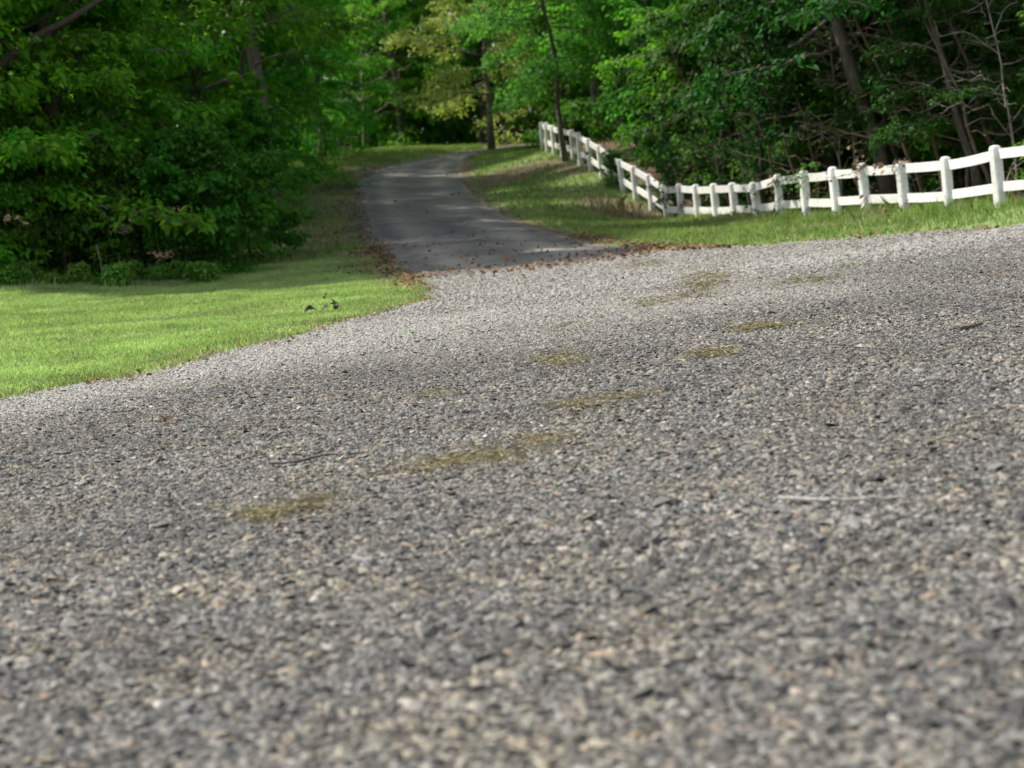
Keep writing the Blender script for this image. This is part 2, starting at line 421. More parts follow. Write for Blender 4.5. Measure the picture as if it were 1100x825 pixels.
# where trees stand: left of a line, right of the fence, beyond the crest
FOREST_L = [(-40, 26.5), (-7.6, 28.3), (-4.9, 29.5), (-4.5, 33), (-6.2, 40), (-6.6, 48), (-7.6, 58), (-7.6, 70), (-6.5, 77.5), (0, 82), (9, 82.5), (20, 84), (20, 130), (-60, 130), (-60, 26.5)]
FOREST_R = [(40, 14), (9.5, 24.5)] + [tuple(np.array(q) + (.6, .2)) for q in FENCE_XY[1:]] + [(1.6, 62), (2.4, 72), (9, 74.5), (60, 74), (60, 14)]
def litter_mask(P):
    """1 = bare soil and fallen leaves, 0 = turf"""
    n1 = vnoise(P, .55); n2 = vnoise(P, 1.7, 30)
    d = road_d(P)
    f = np.minimum(signed(P, FOREST_L), signed(P, FOREST_R))
    m = np.clip(.6 - f / .8 + (n2 - .5) * .9, 0, 1)                              # forest floor
    lane = signed(P, LANE_POLY)
    m = np.maximum(m, np.clip(.95 - lane / .6 + (n2 - .5) * 1.3, 0, 1))         # verge against the lane
    m = np.maximum(m, np.clip(1.0 - d / .34 + (vnoise(P, 3.1, 14) - .5) * 1.5, 0, 1) * .9)        # edge of the apron
    w = np.array([at(330, 262, 36)[:2], at(350, 235, 43)[:2], at(352, 205, 51)[:2], at(360, 182, 60)[:2]])
    m = np.maximum(m, np.clip(1.15 - line_dist(P, w) / 1.6 + (n1 - .5) * 1.2, 0, .62))
    b = np.array([at(535, 197, 52)[:2], at(585, 185, 54)[:2], at(625, 192, 51)[:2]])
    m = np.maximum(m, np.clip(1.25 - line_dist(P, b) / 1.3 + (n1 - .5) * .9, 0, .95))
    b2 = np.array([at(632, 216, 45)[:2], at(668, 221, 44)[:2], at(700, 240, 41)[:2]])
    m = np.maximum(m, np.clip(1.2 - line_dist(P, b2) / 1.0 + (n1 - .5) * .9, 0, .9))
    return m

# the same fields on a grid, for scattering
fx = np.arange(-15, 15.01, .12); fy = np.arange(2.5, 86, .12)
FGX, FGY = np.meshgrid(fx, fy); FG = np.stack([FGX.ravel(), FGY.ravel()], 1)
def field(fn):
    v = fn(FG).reshape(FGX.shape)
    def look(P):
        P = np.asarray(P); u = np.clip((P[:, 0] - fx[0]) / .12, 0, len(fx) - 1.001); w = np.clip((P[:, 1] - fy[0]) / .12, 0, len(fy) - 1.001)
        i = u.astype(int); j = w.astype(int); a = u - i; b = w - j
        return (v[j, i] * (1 - a) + v[j, i + 1] * a) * (1 - b) + (v[j + 1, i] * (1 - a) + v[j + 1, i + 1] * a) * b
    return look
q_lane = field(lambda P: signed(P, LANE_POLY)); q_apron = field(lambda P: signed(P, APRON_POLY))
q_fl = field(lambda P: signed(P, FOREST_L)); q_fr = field(lambda P: signed(P, FOREST_R))
q_z = field(gz)
q_road = lambda P: np.minimum(q_lane(P), q_apron(P))
q_join = field(lambda P: line_dist(P, join)); q_edge = field(lambda P: line_dist(P, edge_r[:100]))
q_lit = field(litter_mask); q_edl = field(lambda P: line_dist(P, edge_l[15:]))

# ground sheet: fine near, coarse far
xs = np.concatenate([np.linspace(-400, -40, 12, endpoint=False), np.linspace(-40, -14, 40, endpoint=False), np.linspace(-14, 14, 150, endpoint=False), np.linspace(14, 40, 40, endpoint=False), np.linspace(40, 400, 13)])
ys = np.concatenate([np.linspace(-200, -10, 10, endpoint=False), np.linspace(-10, 10, 60, endpoint=False), np.linspace(10, 64, 290, endpoint=False), np.linspace(64, 100, 90, endpoint=False), np.linspace(100, 600, 20)])
GX, GY = np.meshgrid(xs, ys); GP = np.stack([GX.ravel(), GY.ravel()], 1)
near = (np.abs(GP[:, 0]) < 45) & (GP[:, 1] > -15) & (GP[:, 1] < 110)
rd = np.full(len(GP), 50.0); rd[near] = road_d(GP[near])
lit = np.ones(len(GP)) * .8; lit[near] = litter_mask(GP[near])
GZ = gz(GP) + np.where(near, (vnoise(GP, 1.3) - .5) * .012 * np.clip(rd, 0, 1), 0) - np.clip(-rd / .25, 0, 1) * .08
nx, ny = len(xs), len(ys)
ii = (np.arange(ny - 1)[:, None] * nx + np.arange(nx - 1)[None]).ravel()
mb = MB(); mb.add(np.column_stack([GP, GZ]), np.stack([ii, ii + 1, ii + 1 + nx, ii + nx], -1))
go = mb.build('ground', M['ground'], smooth=True); tag(go, kind='structure')
at_ = go.data.attributes.new('litter', 'FLOAT', 'POINT'); at_.data.foreach_set('value', lit.astype(np.float32))

# the lane and the apron as sheets following the ground
def strip(A, B, nu, lift, crown=0.0):
    t = np.linspace(0, 1, nu)
    P = A[:, None] * (1 - t)[None, :, None] + B[:, None] * t[None, :, None]
    P = P.reshape(-1, 2)
    edge = np.tile(np.where((t == 0) | (t == 1), -.02, crown * 4 * t * (1 - t)), len(A))
    z = gz(P) + lift + edge
    i = (np.arange(len(A) - 1)[:, None] * nu + np.arange(nu - 1)[None]).ravel()
    return np.column_stack([P, z]), np.stack([i, i + 1, i + 1 + nu, i + nu], -1)
LLx = np.vstack([LL[0] + np.array([.55, -2.6]), LL]); LRx = np.vstack([LR[0] + np.array([.5, -2.6]), LR])
mb = MB(); mb.add(*strip(LLx, LRx, 21, .010, .0)); lo = tag(mb.build('lane', M['lane'], smooth=True), kind='structure')
at_ = lo.data.attributes.new('across', 'FLOAT', 'POINT'); at_.data.foreach_set('value', np.tile(np.linspace(0, 1, 21), len(LLx)).astype(np.float32))
n_ = 160
mid_r = smooth_line(np.vstack([join[::1], edge_r]), n_)
def resample(pts, n):
    d = np.concatenate([[0], np.cumsum(np.linalg.norm(np.diff(pts, axis=0), axis=1))])
    s = np.linspace(0, d[-1], n); return np.stack([np.interp(s, d, pts[:, k]) for k in (0, 1)], 1)
far_side = resample(np.vstack([join, edge_r[1:]]), n_)
near_side = resample(edge_l[::-1], n_)
mb = MB(); mb.add(*strip(near_side, far_side, 60, .018)); tag(mb.build('gravel_road', M['apron'], smooth=True), kind='structure')

# ------------------------------------------------------------------ loose stones bedded in the apron (nobody could count them)
def ico():
    p = (1 + 5 ** .5) / 2
    v = np.array([(-1, p, 0), (1, p, 0), (-1, -p, 0), (1, -p, 0), (0, -1, p), (0, 1, p), (0, -1, -p), (0, 1, -p), (p, 0, -1), (p, 0, 1), (-p, 0, -1), (-p, 0, 1)], float)
    f = np.array([(0, 11, 5), (0, 5, 1), (0, 1, 7), (0, 7, 10), (0, 10, 11), (1, 5, 9), (5, 11, 4), (11, 10, 2), (10, 7, 6), (7, 1, 8), (3, 9, 4), (3, 4, 2), (3, 2, 6), (3, 6, 8), (3, 8, 9), (4, 9, 5), (2, 4, 11), (6, 2, 10), (8, 6, 7), (9, 8, 1)])
    return nrm(v), f
def octa():
    v = np.array([(1, 0, 0), (-1, 0, 0), (0, 1, 0), (0, -1, 0), (0, 0, 1), (0, 0, -1)], float)
    f = np.array([(0, 2, 4), (2, 1, 4), (1, 3, 4), (3, 0, 4), (2, 0, 5), (1, 2, 5), (3, 1, 5), (0, 3, 5)])
    return v, f
def stones(mb, P, size, tmpl):
    v0, f0 = tmpl; n = len(P); k = len(v0)
    v = v0[None] * (1 + rng.normal(0, .2, (n, k, 1)))
    sc = np.stack([rng.uniform(.8, 1.35, n), rng.uniform(.65, 1.0, n), rng.uniform(.35, .62, n)], 1) * size[:, None]
    v = v * sc[:, None]
    a = rng.uniform(0, 2 * np.pi, n); ca, sa = np.cos(a)[:, None], np.sin(a)[:, None]
    tx = rng.normal(0, .25, n)[:, None]; ty = rng.normal(0, .25, n)[:, None]
    z = v[..., 2] + tx * v[..., 0] + ty * v[..., 1]
    v = np.stack([ca * v[..., 0] - sa * v[..., 1], sa * v[..., 0] + ca * v[..., 1], z], -1) + P[:, None]
    mb.add(v.reshape(-1, 3), (f0[None] + (np.arange(n) * k)[:, None, None]).reshape(-1, 3))
def wedge(n, d0, d1, half=.335, x0=0.0):
    d = np.sqrt(rng.uniform(d0 ** 2, d1 ** 2, n))
    return np.stack([(rng.uniform(-1, 1, n) * half + x0) * d, d], 1)
def sun_and_dust(P):
    # far gravel painted sunlit, foreground left darker as shade; fines pale the lawn edge
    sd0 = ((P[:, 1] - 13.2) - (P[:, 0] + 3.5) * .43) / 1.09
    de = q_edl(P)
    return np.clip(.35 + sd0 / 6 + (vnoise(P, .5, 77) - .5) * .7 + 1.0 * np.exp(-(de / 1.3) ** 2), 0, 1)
sun_and_dust_ = []
mb = MB()
for n, d0, d1, s0, tm, hw in ((76000, 2.8, 6.5, .0150, octa(), .77), (97000, 6.5, 10, .0128, octa(), .56), (217000, 10, 18, .0116, octa(), .44), (122000, 18, 30, .014, octa(), .385)):
    P = wedge(n, d0, d1, hw)
    P = P[q_apron(P) < .03]
    s = s0 * rng.lognormal(0, .3, len(P))
    P3 = np.column_stack([P, q_z(P) + .018 + s * rng.uniform(-.25, .2, len(P))])
    stones(mb, P3, s, tm); sun_and_dust_.append(np.repeat(sun_and_dust(P), len(tm[0])))
P = wedge(60000, 26, 36, .14); dj_ = q_join(P)      # chips spilled over the mouth of the lane
P = P[(q_lane(P) < 0) & (q_apron(P) > 0) & (rng.random(len(P)) < .6 * np.exp(-(dj_ / (.25 + .9 * vnoise(P, .9, 61))) ** 2))]
s = .013 * rng.lognormal(0, .3, len(P))
stones(mb, np.column_stack([P, q_z(P) + .012]), s, octa()); sun_and_dust_.append(np.full(len(P) * 6, .45))
P = wedge(130000, 26, 62, .2); dl = line_dist(P, LL[::3])
P = P[(q_lane(P) > -.15) & (q_apron(P) > 0) & (P[:, 0] < -1.2) & (rng.random(len(P)) < np.exp(-(dl / .7) ** 2) * (.45 + .65 * vnoise(P, .8, 21)))]
s = .017 * rng.lognormal(0, .3, len(P))
stones(mb, np.column_stack([P, q_z(P) + .015]), s, octa()); sun_and_dust_.append(np.full(len(P) * 6, .1))
go = tag(mb.build('gravel', M['stone']), kind='stuff')
at_ = go.data.attributes.new('sun_and_dust', 'FLOAT', 'POINT'); at_.data.foreach_set('value', np.concatenate(sun_and_dust_).astype(np.float32))

# ------------------------------------------------------------------ leaves: many small folded blades in one mesh
LEAF_T = np.array([0, .30, .68, 1, .68, .30]); LEAF_S = np.array([0, .5, .40, 0, -.40, -.5])
def leaves(mb, pos, axis, normal, length, width):
    a = nrm(axis); s = nrm(np.cross(a, normal)); n = np.cross(s, a)
    L = length[:, None, None]; Wd = width[:, None, None]
    fold = np.abs(LEAF_S)[None, :, None] * .35 * Wd - (LEAF_T ** 2)[None, :, None] * .22 * L
    v = pos[:, None] + a[:, None] * LEAF_T[None, :, None] * L + s[:, None] * LEAF_S[None, :, None] * Wd + n[:, None] * fold
    mb.add(v.reshape(-1, 3), np.arange(len(pos) * 6).reshape(-1, 6))
def blades(mb, base, height, width, lean, dirs):
    """grass blades: two-segment, five vertices"""
    a = rng.uniform(0, 2 * np.pi, len(base)); s = np.stack([np.cos(a), np.sin(a), np.zeros_like(a)], 1)
    up = np.array([0, 0, 1.0]); h = height[:, None]; w = width[:, None]
    m = base + up * h * .6 + dirs * lean[:, None] * h * .35
    t = base + up * h * np.clip(1 - lean[:, None] * .4, .2, 1) + dirs * lean[:, None] * h
    v = np.stack([base - s * w, base + s * w, m + s * w * .7, t, m - s * w * .7], 1)
    mb.add(v.reshape(-1, 3), np.arange(len(base) * 5).reshape(-1, 5))
def hdirs(n):
    a = rng.uniform(0, 2 * np.pi, n); return np.stack([np.cos(a), np.sin(a), np.zeros(n)], 1)

# lawn and verges
mb = MB(); mv = MB(); md = MB()
P = wedge(560000, 11.5, 32, .36); P = P[(P[:, 0] < -0.4)]
rdd = q_road(P); fl = q_fl(P)
keep = (rdd > -.04 - .10 * (vnoise(P, 3.0, 7) > .55)) & (fl > -.4) & (rng.random(len(P)) > q_lit(P) * .8)
P = P[keep]; rdd = rdd[keep]
h = rng.uniform(.035, .075, len(P)) * (.8 + .5 * vnoise(P, 1.1)) * np.clip(1.15 - rdd * .15, .85, 1.15)
dead = rng.random(len(P)) < np.clip(.45 - rdd * .55, .05, .5) + .22 * np.clip((vnoise(P, .75, 19) - .5) * 4, 0, 1) * vnoise(P, 3.3, 8)
for m_, sel in ((mb, ~dead), (md, dead)):
    q = P[sel]
    blades(m_, np.column_stack([q, q_z(q) - .012]), h[sel], rng.uniform(.0035, .0065, len(q)), rng.uniform(.1, .9, len(q)), hdirs(len(q)))
q = np.stack([rng.uniform(-9.5, -4.2, 2600), rng.uniform(28.1, 29.4, 2600)], 1); q = q[vnoise(q, 1.6, 5) > .42]; n_q = len(q)
blades(mb, np.column_stack([q, q_z(q) - .02]), rng.uniform(.06, .2, n_q) * vnoise(q, 1.1, 31) * 1.5, rng.uniform(.004, .009, n_q), rng.uniform(.1, .9, n_q), hdirs(n_q))
tag(mb.build('lawn_grass', M['grass']), kind='stuff')
# verge grass: hillside left of the lane, bank and strip along the fence
P = wedge(620000, 23, 82, .34)
rdd = q_road(P); lm = q_lit(P); fl = q_fl(P); fr = q_fr(P)
right = P[:, 0] > -.6 * np.ones(len(P))
keep = (rdd > -.03) & ~((P[:, 1] < 32) & (P[:, 0] < -1)) & (rng.random(len(P)) > lm * 1.02) & (np.minimum(fl, fr) > -1.0) & (rng.random(len(P)) < np.clip(34 / P[:, 1], .3, 1))
P = P[keep]; fr = fr[keep]; rdd = rdd[keep]
tall = np.clip(1 - np.abs(fr - .3) / 1.4, 0, 1) * (P[:, 1] < 43)
far = P[:, 1] / 40
h = rng.uniform(.07, .15, len(P)) * (1 + 1.7 * tall) * (.7 + .7 * vnoise(P, .8, 11)) * np.clip(.5 + rdd, .5, 1)
dead = rng.random(len(P)) < .12 + .25 * (vnoise(P, .9, 50) > .62)
for m_, sel in ((mv, ~dead), (md, dead)):
    q = P[sel]
    blades(m_, np.column_stack([q, q_z(q) - .015]), h[sel], rng.uniform(.005, .009, len(q)) * np.clip(far[sel], .8, 1.8), rng.uniform(.1, .8, len(q)), hdirs(len(q)))
tag(mv.build('verge_grass', M['verge']), kind='stuff')
# a tuft of tall dead grass by the fence corner is part of the dry grass
for (px, py, d, n, hh) in ((655, 230, 42.8, 90, .62), (666, 232, 42.5, 70, .5), (690, 236, 41.8, 40, .4), (800, 246, 34.6, 30, .3)):
    c0 = at(px, py, d)[:2]
    q = c0 + rng.normal(0, .3, (n, 2))
    blades(md, np.column_stack([q, q_z(q) - .02]), rng.uniform(.5, 1, n) * hh, np.full(n, .008), rng.uniform(.1, .6, n), hdirs(n))
tag(md.build('dry_grass', M['dry_grass']), kind='stuff')

# fallen leaves
mb = MB()
P = np.vstack([wedge(60000, 23, 80, .32), wedge(26000, 24, 34, .12)])
lm = q_lit(P); lane = q_lane(P); ap = q_apron(P)
dj = q_join(P)
pr = np.where(lane > 0, lm * .42, np.clip(.5 + lane * 1.5, .0, .5) * .12 + .07 * np.exp(-(dj / 1.6) ** 2) * (.25 + .75 * vnoise(P, 1.2)) + .02)
pr = np.where(ap < 0, .12 * np.exp(-(dj / .5) ** 2) + .85 * np.exp(-(np.abs(q_edge(P)) / .22) ** 2) + .002, pr)
dr = q_edge(P); pr = np.maximum(pr, np.where(ap > 0, .75 * np.exp(-(dr / .35) ** 2), 0))
P = P[rng.random(len(P)) < pr]
n = len(P)
z = np.where(q_lane(P) < 0, .032, .03) + q_z(P)
nn = np.array([0, 0, 1.0]) + rng.normal(0, .4, (n, 3))
leaves(mb, np.column_stack([P, z + rng.uniform(0, .02, n)]), hdirs(n) + rng.normal(0, .15, (n, 3)), nn, rng.uniform(.05, .10, n), rng.uniform(.035, .07, n))
P = edge_l[rng.integers(20, 118, 900)] + rng.normal(0, .07, (900, 2)); n = len(P)
leaves(mb, np.column_stack([P, q_z(P) + .03]), hdirs(n), np.array([0, 0, 1.0]) + rng.normal(0, .4, (n, 3)), rng.uniform(.02, .05, n), rng.uniform(.012, .03, n))
tag(mb.build('fallen_leaves', M['leaf_dry']), kind='stuff')

# ------------------------------------------------------------------ trees
def branch_path(p0, d, L, k, sag, wig, r):
    t = np.linspace(0, 1, k)[:, None]
    w = np.cumsum(r.normal(0, wig, (k, 3)), axis=0); w -= w[0]
    return p0 + d * L * t + np.array([0, 0, 1.0]) * sag * L * t ** 2 + w * L / k
def interp_path(path, s):
    x = np.clip(s, 0, 1) * (len(path) - 1); i = np.minimum(x.astype(int), len(path) - 2); f = (x - i)[:, None]
    return path[i] * (1 - f) + path[i + 1] * f

def grow(seed, H, r0, base, R, nb, leaf, per, lean=(0, 0), low=-.1, top=.8, ntw=11, flat=.06, narrow=.45, top_r=.35, bare=False, droop=.35, wig=.25):
    """returns (wood, foliage) builders for one tree standing at the origin"""
    r = np.random.default_rng(seed)
    wood, fol = MB(), MB()
    k = 12
    t = np.linspace(0, 1, k)[:, None]
    path = np.array([lean[0], lean[1], 0]) * H * (t ** 1.2) + np.array([0, 0, H]) * t
    w = np.cumsum(r.normal(0, .035 * H / k * 3, (k, 3)), axis=0) * np.array([1, 1, .1]); path = path + w - w[0]
    path[0, 2] = -.25
    rad = r0 * (1 - .82 * t[:, 0]) ; rad[0] *= 1.35; rad[1] *= 1.0
    tube(wood, path, rad, 9)
    tw_b, tw_d, tw_l = [], [], []
    az = r.uniform(0, 7)
    for i in range(nb):
        s = base + (1 - base) * ((i + r.uniform(.1, .9)) / nb) ** .9 * .97
        p0 = interp_path(path, np.array([s]))[0]
        az += 2.4 + r.normal(0, .5)
        u = (s - base) / (1 - base)
        el = low + (top - low) * u + r.normal(0, .16)
        prof = (1 - u) ** narrow * (1 - top_r) + top_r * (1 - u ** 4)
        L = R * max(.22, prof) * r.uniform(.7, 1.15)
        d = np.array([math.cos(az) * math.cos(el), math.sin(az) * math.cos(el), math.sin(el)])
        bp = branch_path(p0, d, L, 8, r.uniform(-.25, .05) * (1 - u), wig, r)
        br = max(.012, r0 * .42 * (L / R) * (1 - .6 * s))
        tube(wood, bp, np.linspace(br, .006, 8), 5)
        for j in range(ntw):
            q = .18 + .82 * (j + r.uniform(.2, .8)) / ntw
            b0 = interp_path(bp, np.array([q]))[0]
            side = 1 if j % 2 else -1
            a2 = az + side * r.uniform(.5, 1.25)
            l2 = L * r.uniform(.28, .5) * (1.15 - q * .75)
            d2 = np.array([math.cos(a2), math.sin(a2), math.sin(el) * .5 + r.normal(0, .22)]); d2 /= np.linalg.norm(d2)
            tp = branch_path(b0, d2, l2, 4, -.12, wig * .6, r)
            tube(wood, tp, np.linspace(max(.005, br * .3), .003, 4), 3, cap=False)
            for m in range(4):
                q2 = (m + r.uniform(.3, 1)) / 4
                b1 = interp_path(tp, np.array([q2]))[0]
                a3 = a2 + r.normal(0, .9); d3 = np.array([math.cos(a3), math.sin(a3), r.normal(-.05, .22)])
                tw_b.append(b1); tw_d.append(d3 / np.linalg.norm(d3)); tw_l.append(r.uniform(.22, .5) * (.5 + .5 * l2))
    if not bare:
        b = np.repeat(np.array(tw_b), per, 0); d = np.repeat(np.array(tw_d), per, 0); l_ = np.repeat(np.array(tw_l), per)
        n = len(b); tt = r.uniform(-.1, 1.05, n)
        lat = np.cross(d, np.array([0, 0, 1.0])); sg = r.choice([-1, 1], n)[:, None]
        pos = b + d * (l_ * tt)[:, None] + lat * sg * r.uniform(0, .3, n)[:, None] * l_[:, None] + np.array([0, 0, 1.0]) * (r.normal(0, flat, n) - .15 * l_ * tt ** 2)[:, None]
        ax = d * .55 + lat * sg * .8 + r.normal(0, .35, (n, 3)) + np.array([0, 0, -droop])
        nr = np.array([0, 0, 1.0]) + r.normal(0, .38, (n, 3))
        ln = leaf * r.lognormal(0, .28, n)
        leaves(fol, pos, ax, nr, ln, ln * r.uniform(.42, .62, n))
    return wood, fol

def cedar(seed, H, R, per=40):
    r = np.random.default_rng(seed); wood, fol = MB(), MB()
    t = np.linspace(0, 1, 8)[:, None]
    path = np.array([0, 0, H]) * t + np.cumsum(r.normal(0, .03, (8, 3)), 0) * np.array([1, 1, 0]); path[0, 2] = -.2
    tube(wood, path, .07 * H / 3 * (1 - .9 * t[:, 0]), 7)
    B, D, Ln = [], [], []
    nb = int(34 * H / 3)
    for i in range(nb):
        u = (i + r.random()) / nb; p0 = interp_path(path, np.array([.04 + .95 * u]))[0]
        az = i * 2.4 + r.normal(0, .4); el = r.uniform(.05, .7)
        L = R * (1 - u) ** .75 * r.uniform(.6, 1.15) + .12
        d = np.array([math.cos(az) * math.cos(el), math.sin(az) * math.cos(el), math.sin(el)])
        bp = branch_path(p0, d, L, 5, .1, .2, r)
        tube(wood, bp, np.linspace(.014, .003, 5), 3, cap=False)
        for m in range(9):
            q = (m + r.random()) / 9
            B.append(interp_path(bp, np.array([q]))[0]); dd = d + r.normal(0, .6, 3); D.append(dd / np.linalg.norm(dd)); Ln.append(r.uniform(.14, .34) * (.5 + .6 * L))
    b = np.repeat(np.array(B), per, 0); d = np.repeat(np.array(D), per, 0); l_ = np.repeat(np.array(Ln), per); n = len(b)
    pos = b + d * (l_ * r.random(n))[:, None]
    ax = d + r.normal(0, .5, (n, 3)) + np.array([0, 0, .15])
    ln = r.uniform(.05, .11, n)
    leaves(fol, pos, ax, r.normal(0, 1, (n, 3)), ln, ln * .22)
    return wood, fol

PROTO = {}
def proto(key, name, wood, fol, leafmat, barkmat, parts=('trunk', 'crown')):
    PROTO[key] = (name, wood, fol, leafmat, barkmat, parts, [None, None])
def plant(key, x, y, label, cat, group=None, scale=1.0, rot=0.0, name=None, dz=0.0, sz=None):
    nm, wood, fol, lm_, bm_, parts, cache = PROTO[key]
    root = empty(name or nm, (x, y, gz1(x, y) + dz))
    root.rotation_euler = (0, 0, rot); root.scale = (scale, scale, sz or scale)
    tag(root, label, cat, group)
    for k, (mbx, mt) in enumerate(((wood, bm_), (fol, lm_))):
        if mbx.n == 0: continue
        if cache[k] is None:
            o = mbx.build(parts[k], mt, root, smooth=(k == 0)); cache[k] = o
        else:
            o = cache[k].copy(); COL.objects.link(o); o.parent = root; o.name = parts[k]
    return root

proto('broad1', 'broadleaf_tree', *grow(11, 10.5, .17, .07, 3.0, 50, .12, 14, low=-.25), M['leaf_broad'], M['bark'])
proto('broad2', 'broadleaf_tree', *grow(12, 9.0, .14, .06, 2.7, 48, .125, 14, low=-.3, lean=(.06, -.04)), M['leaf_broad'], M['bark'])
proto('maple1', 'maple_tree', *grow(21, 10.0, .14, .12, 2.9, 46, .115, 12, low=-.2), M['leaf_maple'], M['bark'])
proto('maple2', 'maple_tree', *grow(22, 11.5, .17, .2, 3.3, 48, .115, 12, low=-.2, lean=(-.05, 0)), M['leaf_maple'], M['bark'])
proto('maple3', 'maple_tree', *grow(23, 11, .13, .27, 3.0, 46, .115, 12, low=.02), M['leaf_maple'], M['bark'])
proto('tall1', 'forest_tree', *grow(31, 14, .16, .26, 3.2, 46, .14, 10, low=-.15), M['leaf_maple'], M['bark'])
proto('tall2', 'forest_tree', *grow(32, 13, .13, .22, 3.0, 44, .14, 10, low=-.1, lean=(.08, .02)), M['leaf_broad'], M['bark_dark'])
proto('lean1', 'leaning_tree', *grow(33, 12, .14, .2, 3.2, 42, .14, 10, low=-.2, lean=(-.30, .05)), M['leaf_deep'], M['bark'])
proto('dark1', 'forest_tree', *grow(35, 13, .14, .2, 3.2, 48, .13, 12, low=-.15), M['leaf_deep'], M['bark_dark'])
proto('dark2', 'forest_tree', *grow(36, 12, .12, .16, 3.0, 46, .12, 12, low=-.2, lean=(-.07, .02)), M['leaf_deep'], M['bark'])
proto('lacy', 'lacy_tree', *grow(41, 9.5, .08, .26, 2.6, 44, .085, 17, low=-.25, flat=.1), M['leaf_lacy'], M['bark'])
proto('yellow', 'flowering_tree', *grow(51, 11, .13, .15, 3.3, 48, .105, 14, low=-.2, flat=.12), M['leaf_yellow'], M['bark'])
proto('cedar1', 'cedar_tree', *cedar(61, 3.4, 1.15), M['leaf_cedar'], M['bark_dark'])
proto('cedar2', 'cedar_tree', *cedar(62, 5.5, 1.5), M['leaf_cedar'], M['bark_dark'])
proto('shrub1', 'shrub', *grow(71, 2.6, .03, .02, 1.3, 24, .10, 10, low=-.1, top=.9, ntw=8, narrow=.3, top_r=.55), M['leaf_shrub'], M['bark_dark'], ('stem', 'foliage'))
proto('shrub2', 'shrub', *grow(72, 2.0, .025, .02, 1.2, 22, .13, 9, low=-.05, top=.9, ntw=8, narrow=.3, top_r=.6), M['leaf_broad'], M['bark_dark'], ('stem', 'foliage'))
proto('shrub3', 'shrub', *grow(73, 2.4, .03, .02, 1.3, 24, .10, 10, low=-.1, top=.9, ntw=8, narrow=.3, top_r=.55), M['leaf_maple'], M['bark_dark'], ('stem', 'foliage'))
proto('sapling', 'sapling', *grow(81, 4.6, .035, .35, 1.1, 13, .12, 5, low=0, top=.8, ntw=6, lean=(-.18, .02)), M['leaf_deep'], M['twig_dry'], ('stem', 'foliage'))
proto('bare', 'bare_sapling', *grow(82, 5.0, .04, .15, 1.3, 15, .1, 1, low=.1, top=1.0, ntw=5, lean=(-.28, .03), bare=True, wig=.5), M['leaf_broad'], M['twig_dry'], ('stem', 'foliage'))
proto('bare2', 'bare_sapling', *grow(83, 4.2, .03, .1, 1.5, 18, .1, 1, low=.1, top=.9, ntw=6, lean=(.1, .0), bare=True, wig=.7), M['leaf_broad'], M['bark_pale'], ('stem', 'foliage'))
proto('weed', 'weed', *grow(91, .42, .008, .05, .30, 12, .11, 4, low=.0, top=.9, ntw=3, narrow=.2, top_r=.7), M['leaf_weed'], M['bark_dark'], ('stem', 'foliage'))

def X(px, d): return at(px, np.interp(d, [28, 34, 45, 70], [303, 262, 222, 162]), d)[0]
def put(key, px, d, label, cat='tree', group=None, scale=1.0, rot=None, **kw):
    x = X(px, d)
    return plant(key, x, d, label, cat, group, scale, rng.uniform(0, 6.28) if rot is None else rot, **kw)

GL = 'trees of the wood left of the lane'; GC = 'trees beyond the crest of the lane'; GR = 'trees of the wood behind the white fence'
# left edge of the wood
corner = put('broad1', -95, 30, 'broad leaved tree at the far left end of the wood behind the lawn', group=GL, scale=1.0, rot=0)
put('broad2', 10, 30.2, 'broad leaved tree with bright drooping sprays in the upper left corner', group=GL)
put('broad1', 88, 31.5, 'broad leaved tree with lit leaf sprays over dark undergrowth, above the weedy lawn edge', group=GL, scale=.95)
put('maple1', 150, 32, 'dense small leaved tree between the lawn and the slim dark trunk', group=GL, scale=.52)
put('broad2', 252, 33, 'low hanging young tree whose boughs reach out over the shaded end of the lawn', group=GL, scale=.30)
put('broad1', 276, 36, 'dense green young tree at the corner where the wood meets the leafy bank', group=GL, scale=.31)
put('maple1', 296, 43, 'young tree in the shade beside the leafy bank', group=GL, scale=.5)
for px, d, sc, key, lb in ((18, 30.6, .75, 'shrub1', 'dark shrub behind the white stub at the far left of the lawn edge'), (112, 30.7, .7, 'shrub1', 'dark shrub directly behind the dry stalks at the lawn edge'), (-30, 29.6, .9, 'shrub1', 'dark shrub at the left border of the picture under the wood'), (70, 30.2, .85, 'shrub1', 'dark shrub between the white stub and the dry stalks at the lawn edge'),
                      (150, 30.4, .7, 'shrub1', 'low dark shrub right of the dry stalks by the lawn'), (200, 30.6, .8, 'shrub1', 'dark shrub where the weeds along the lawn end'),
                      (236, 30.9, .8, 'shrub1', 'dark shrub at the shaded tip of the lawn'), (268, 33.5, .95, 'shrub1', 'outermost shrub beside the leaf strewn bank of the lane')):
    put(key, px, d, lb, 'shrub', 'shrubs along the left edge of the lawn', sc)
put('cedar2', 60, 32, 'dark cedar inside the wood behind the left lawn', 'tree', GL, .9)
put('cedar2', 232, 35, 'bluish cedar below the forked grey trunk', 'tree', GL, .55)
put('tall1', 218, 44, 'slim dark trunked tree beside the thick grey trunk in the left wood', group=GL, scale=1.0)
grey = put('tall1', 299, 37.5, 'thick grey trunked tree standing above the left wood edge', group=GL, scale=1.0, rot=0)
put('tall2', -30, 41, 'tall tree deep in the wood behind the upper left corner', group=GL)
put('maple2', 85, 42, 'tall small leaved tree deep behind the left lawn', group=GL)
put('tall2', 160, 43, 'tall dark tree deep in the wood left of the slim dark trunk', group=GL)
put('maple1', 300, 52, 'bushy tree on the bank left of the lane bend', group=GL, scale=.95)
put('maple2', 300, 60, 'tall tree behind the bank left of the lane bend', group=GL)
put('tall2', 250, 55, 'tall tree rising behind the thick grey trunk', group=GL)
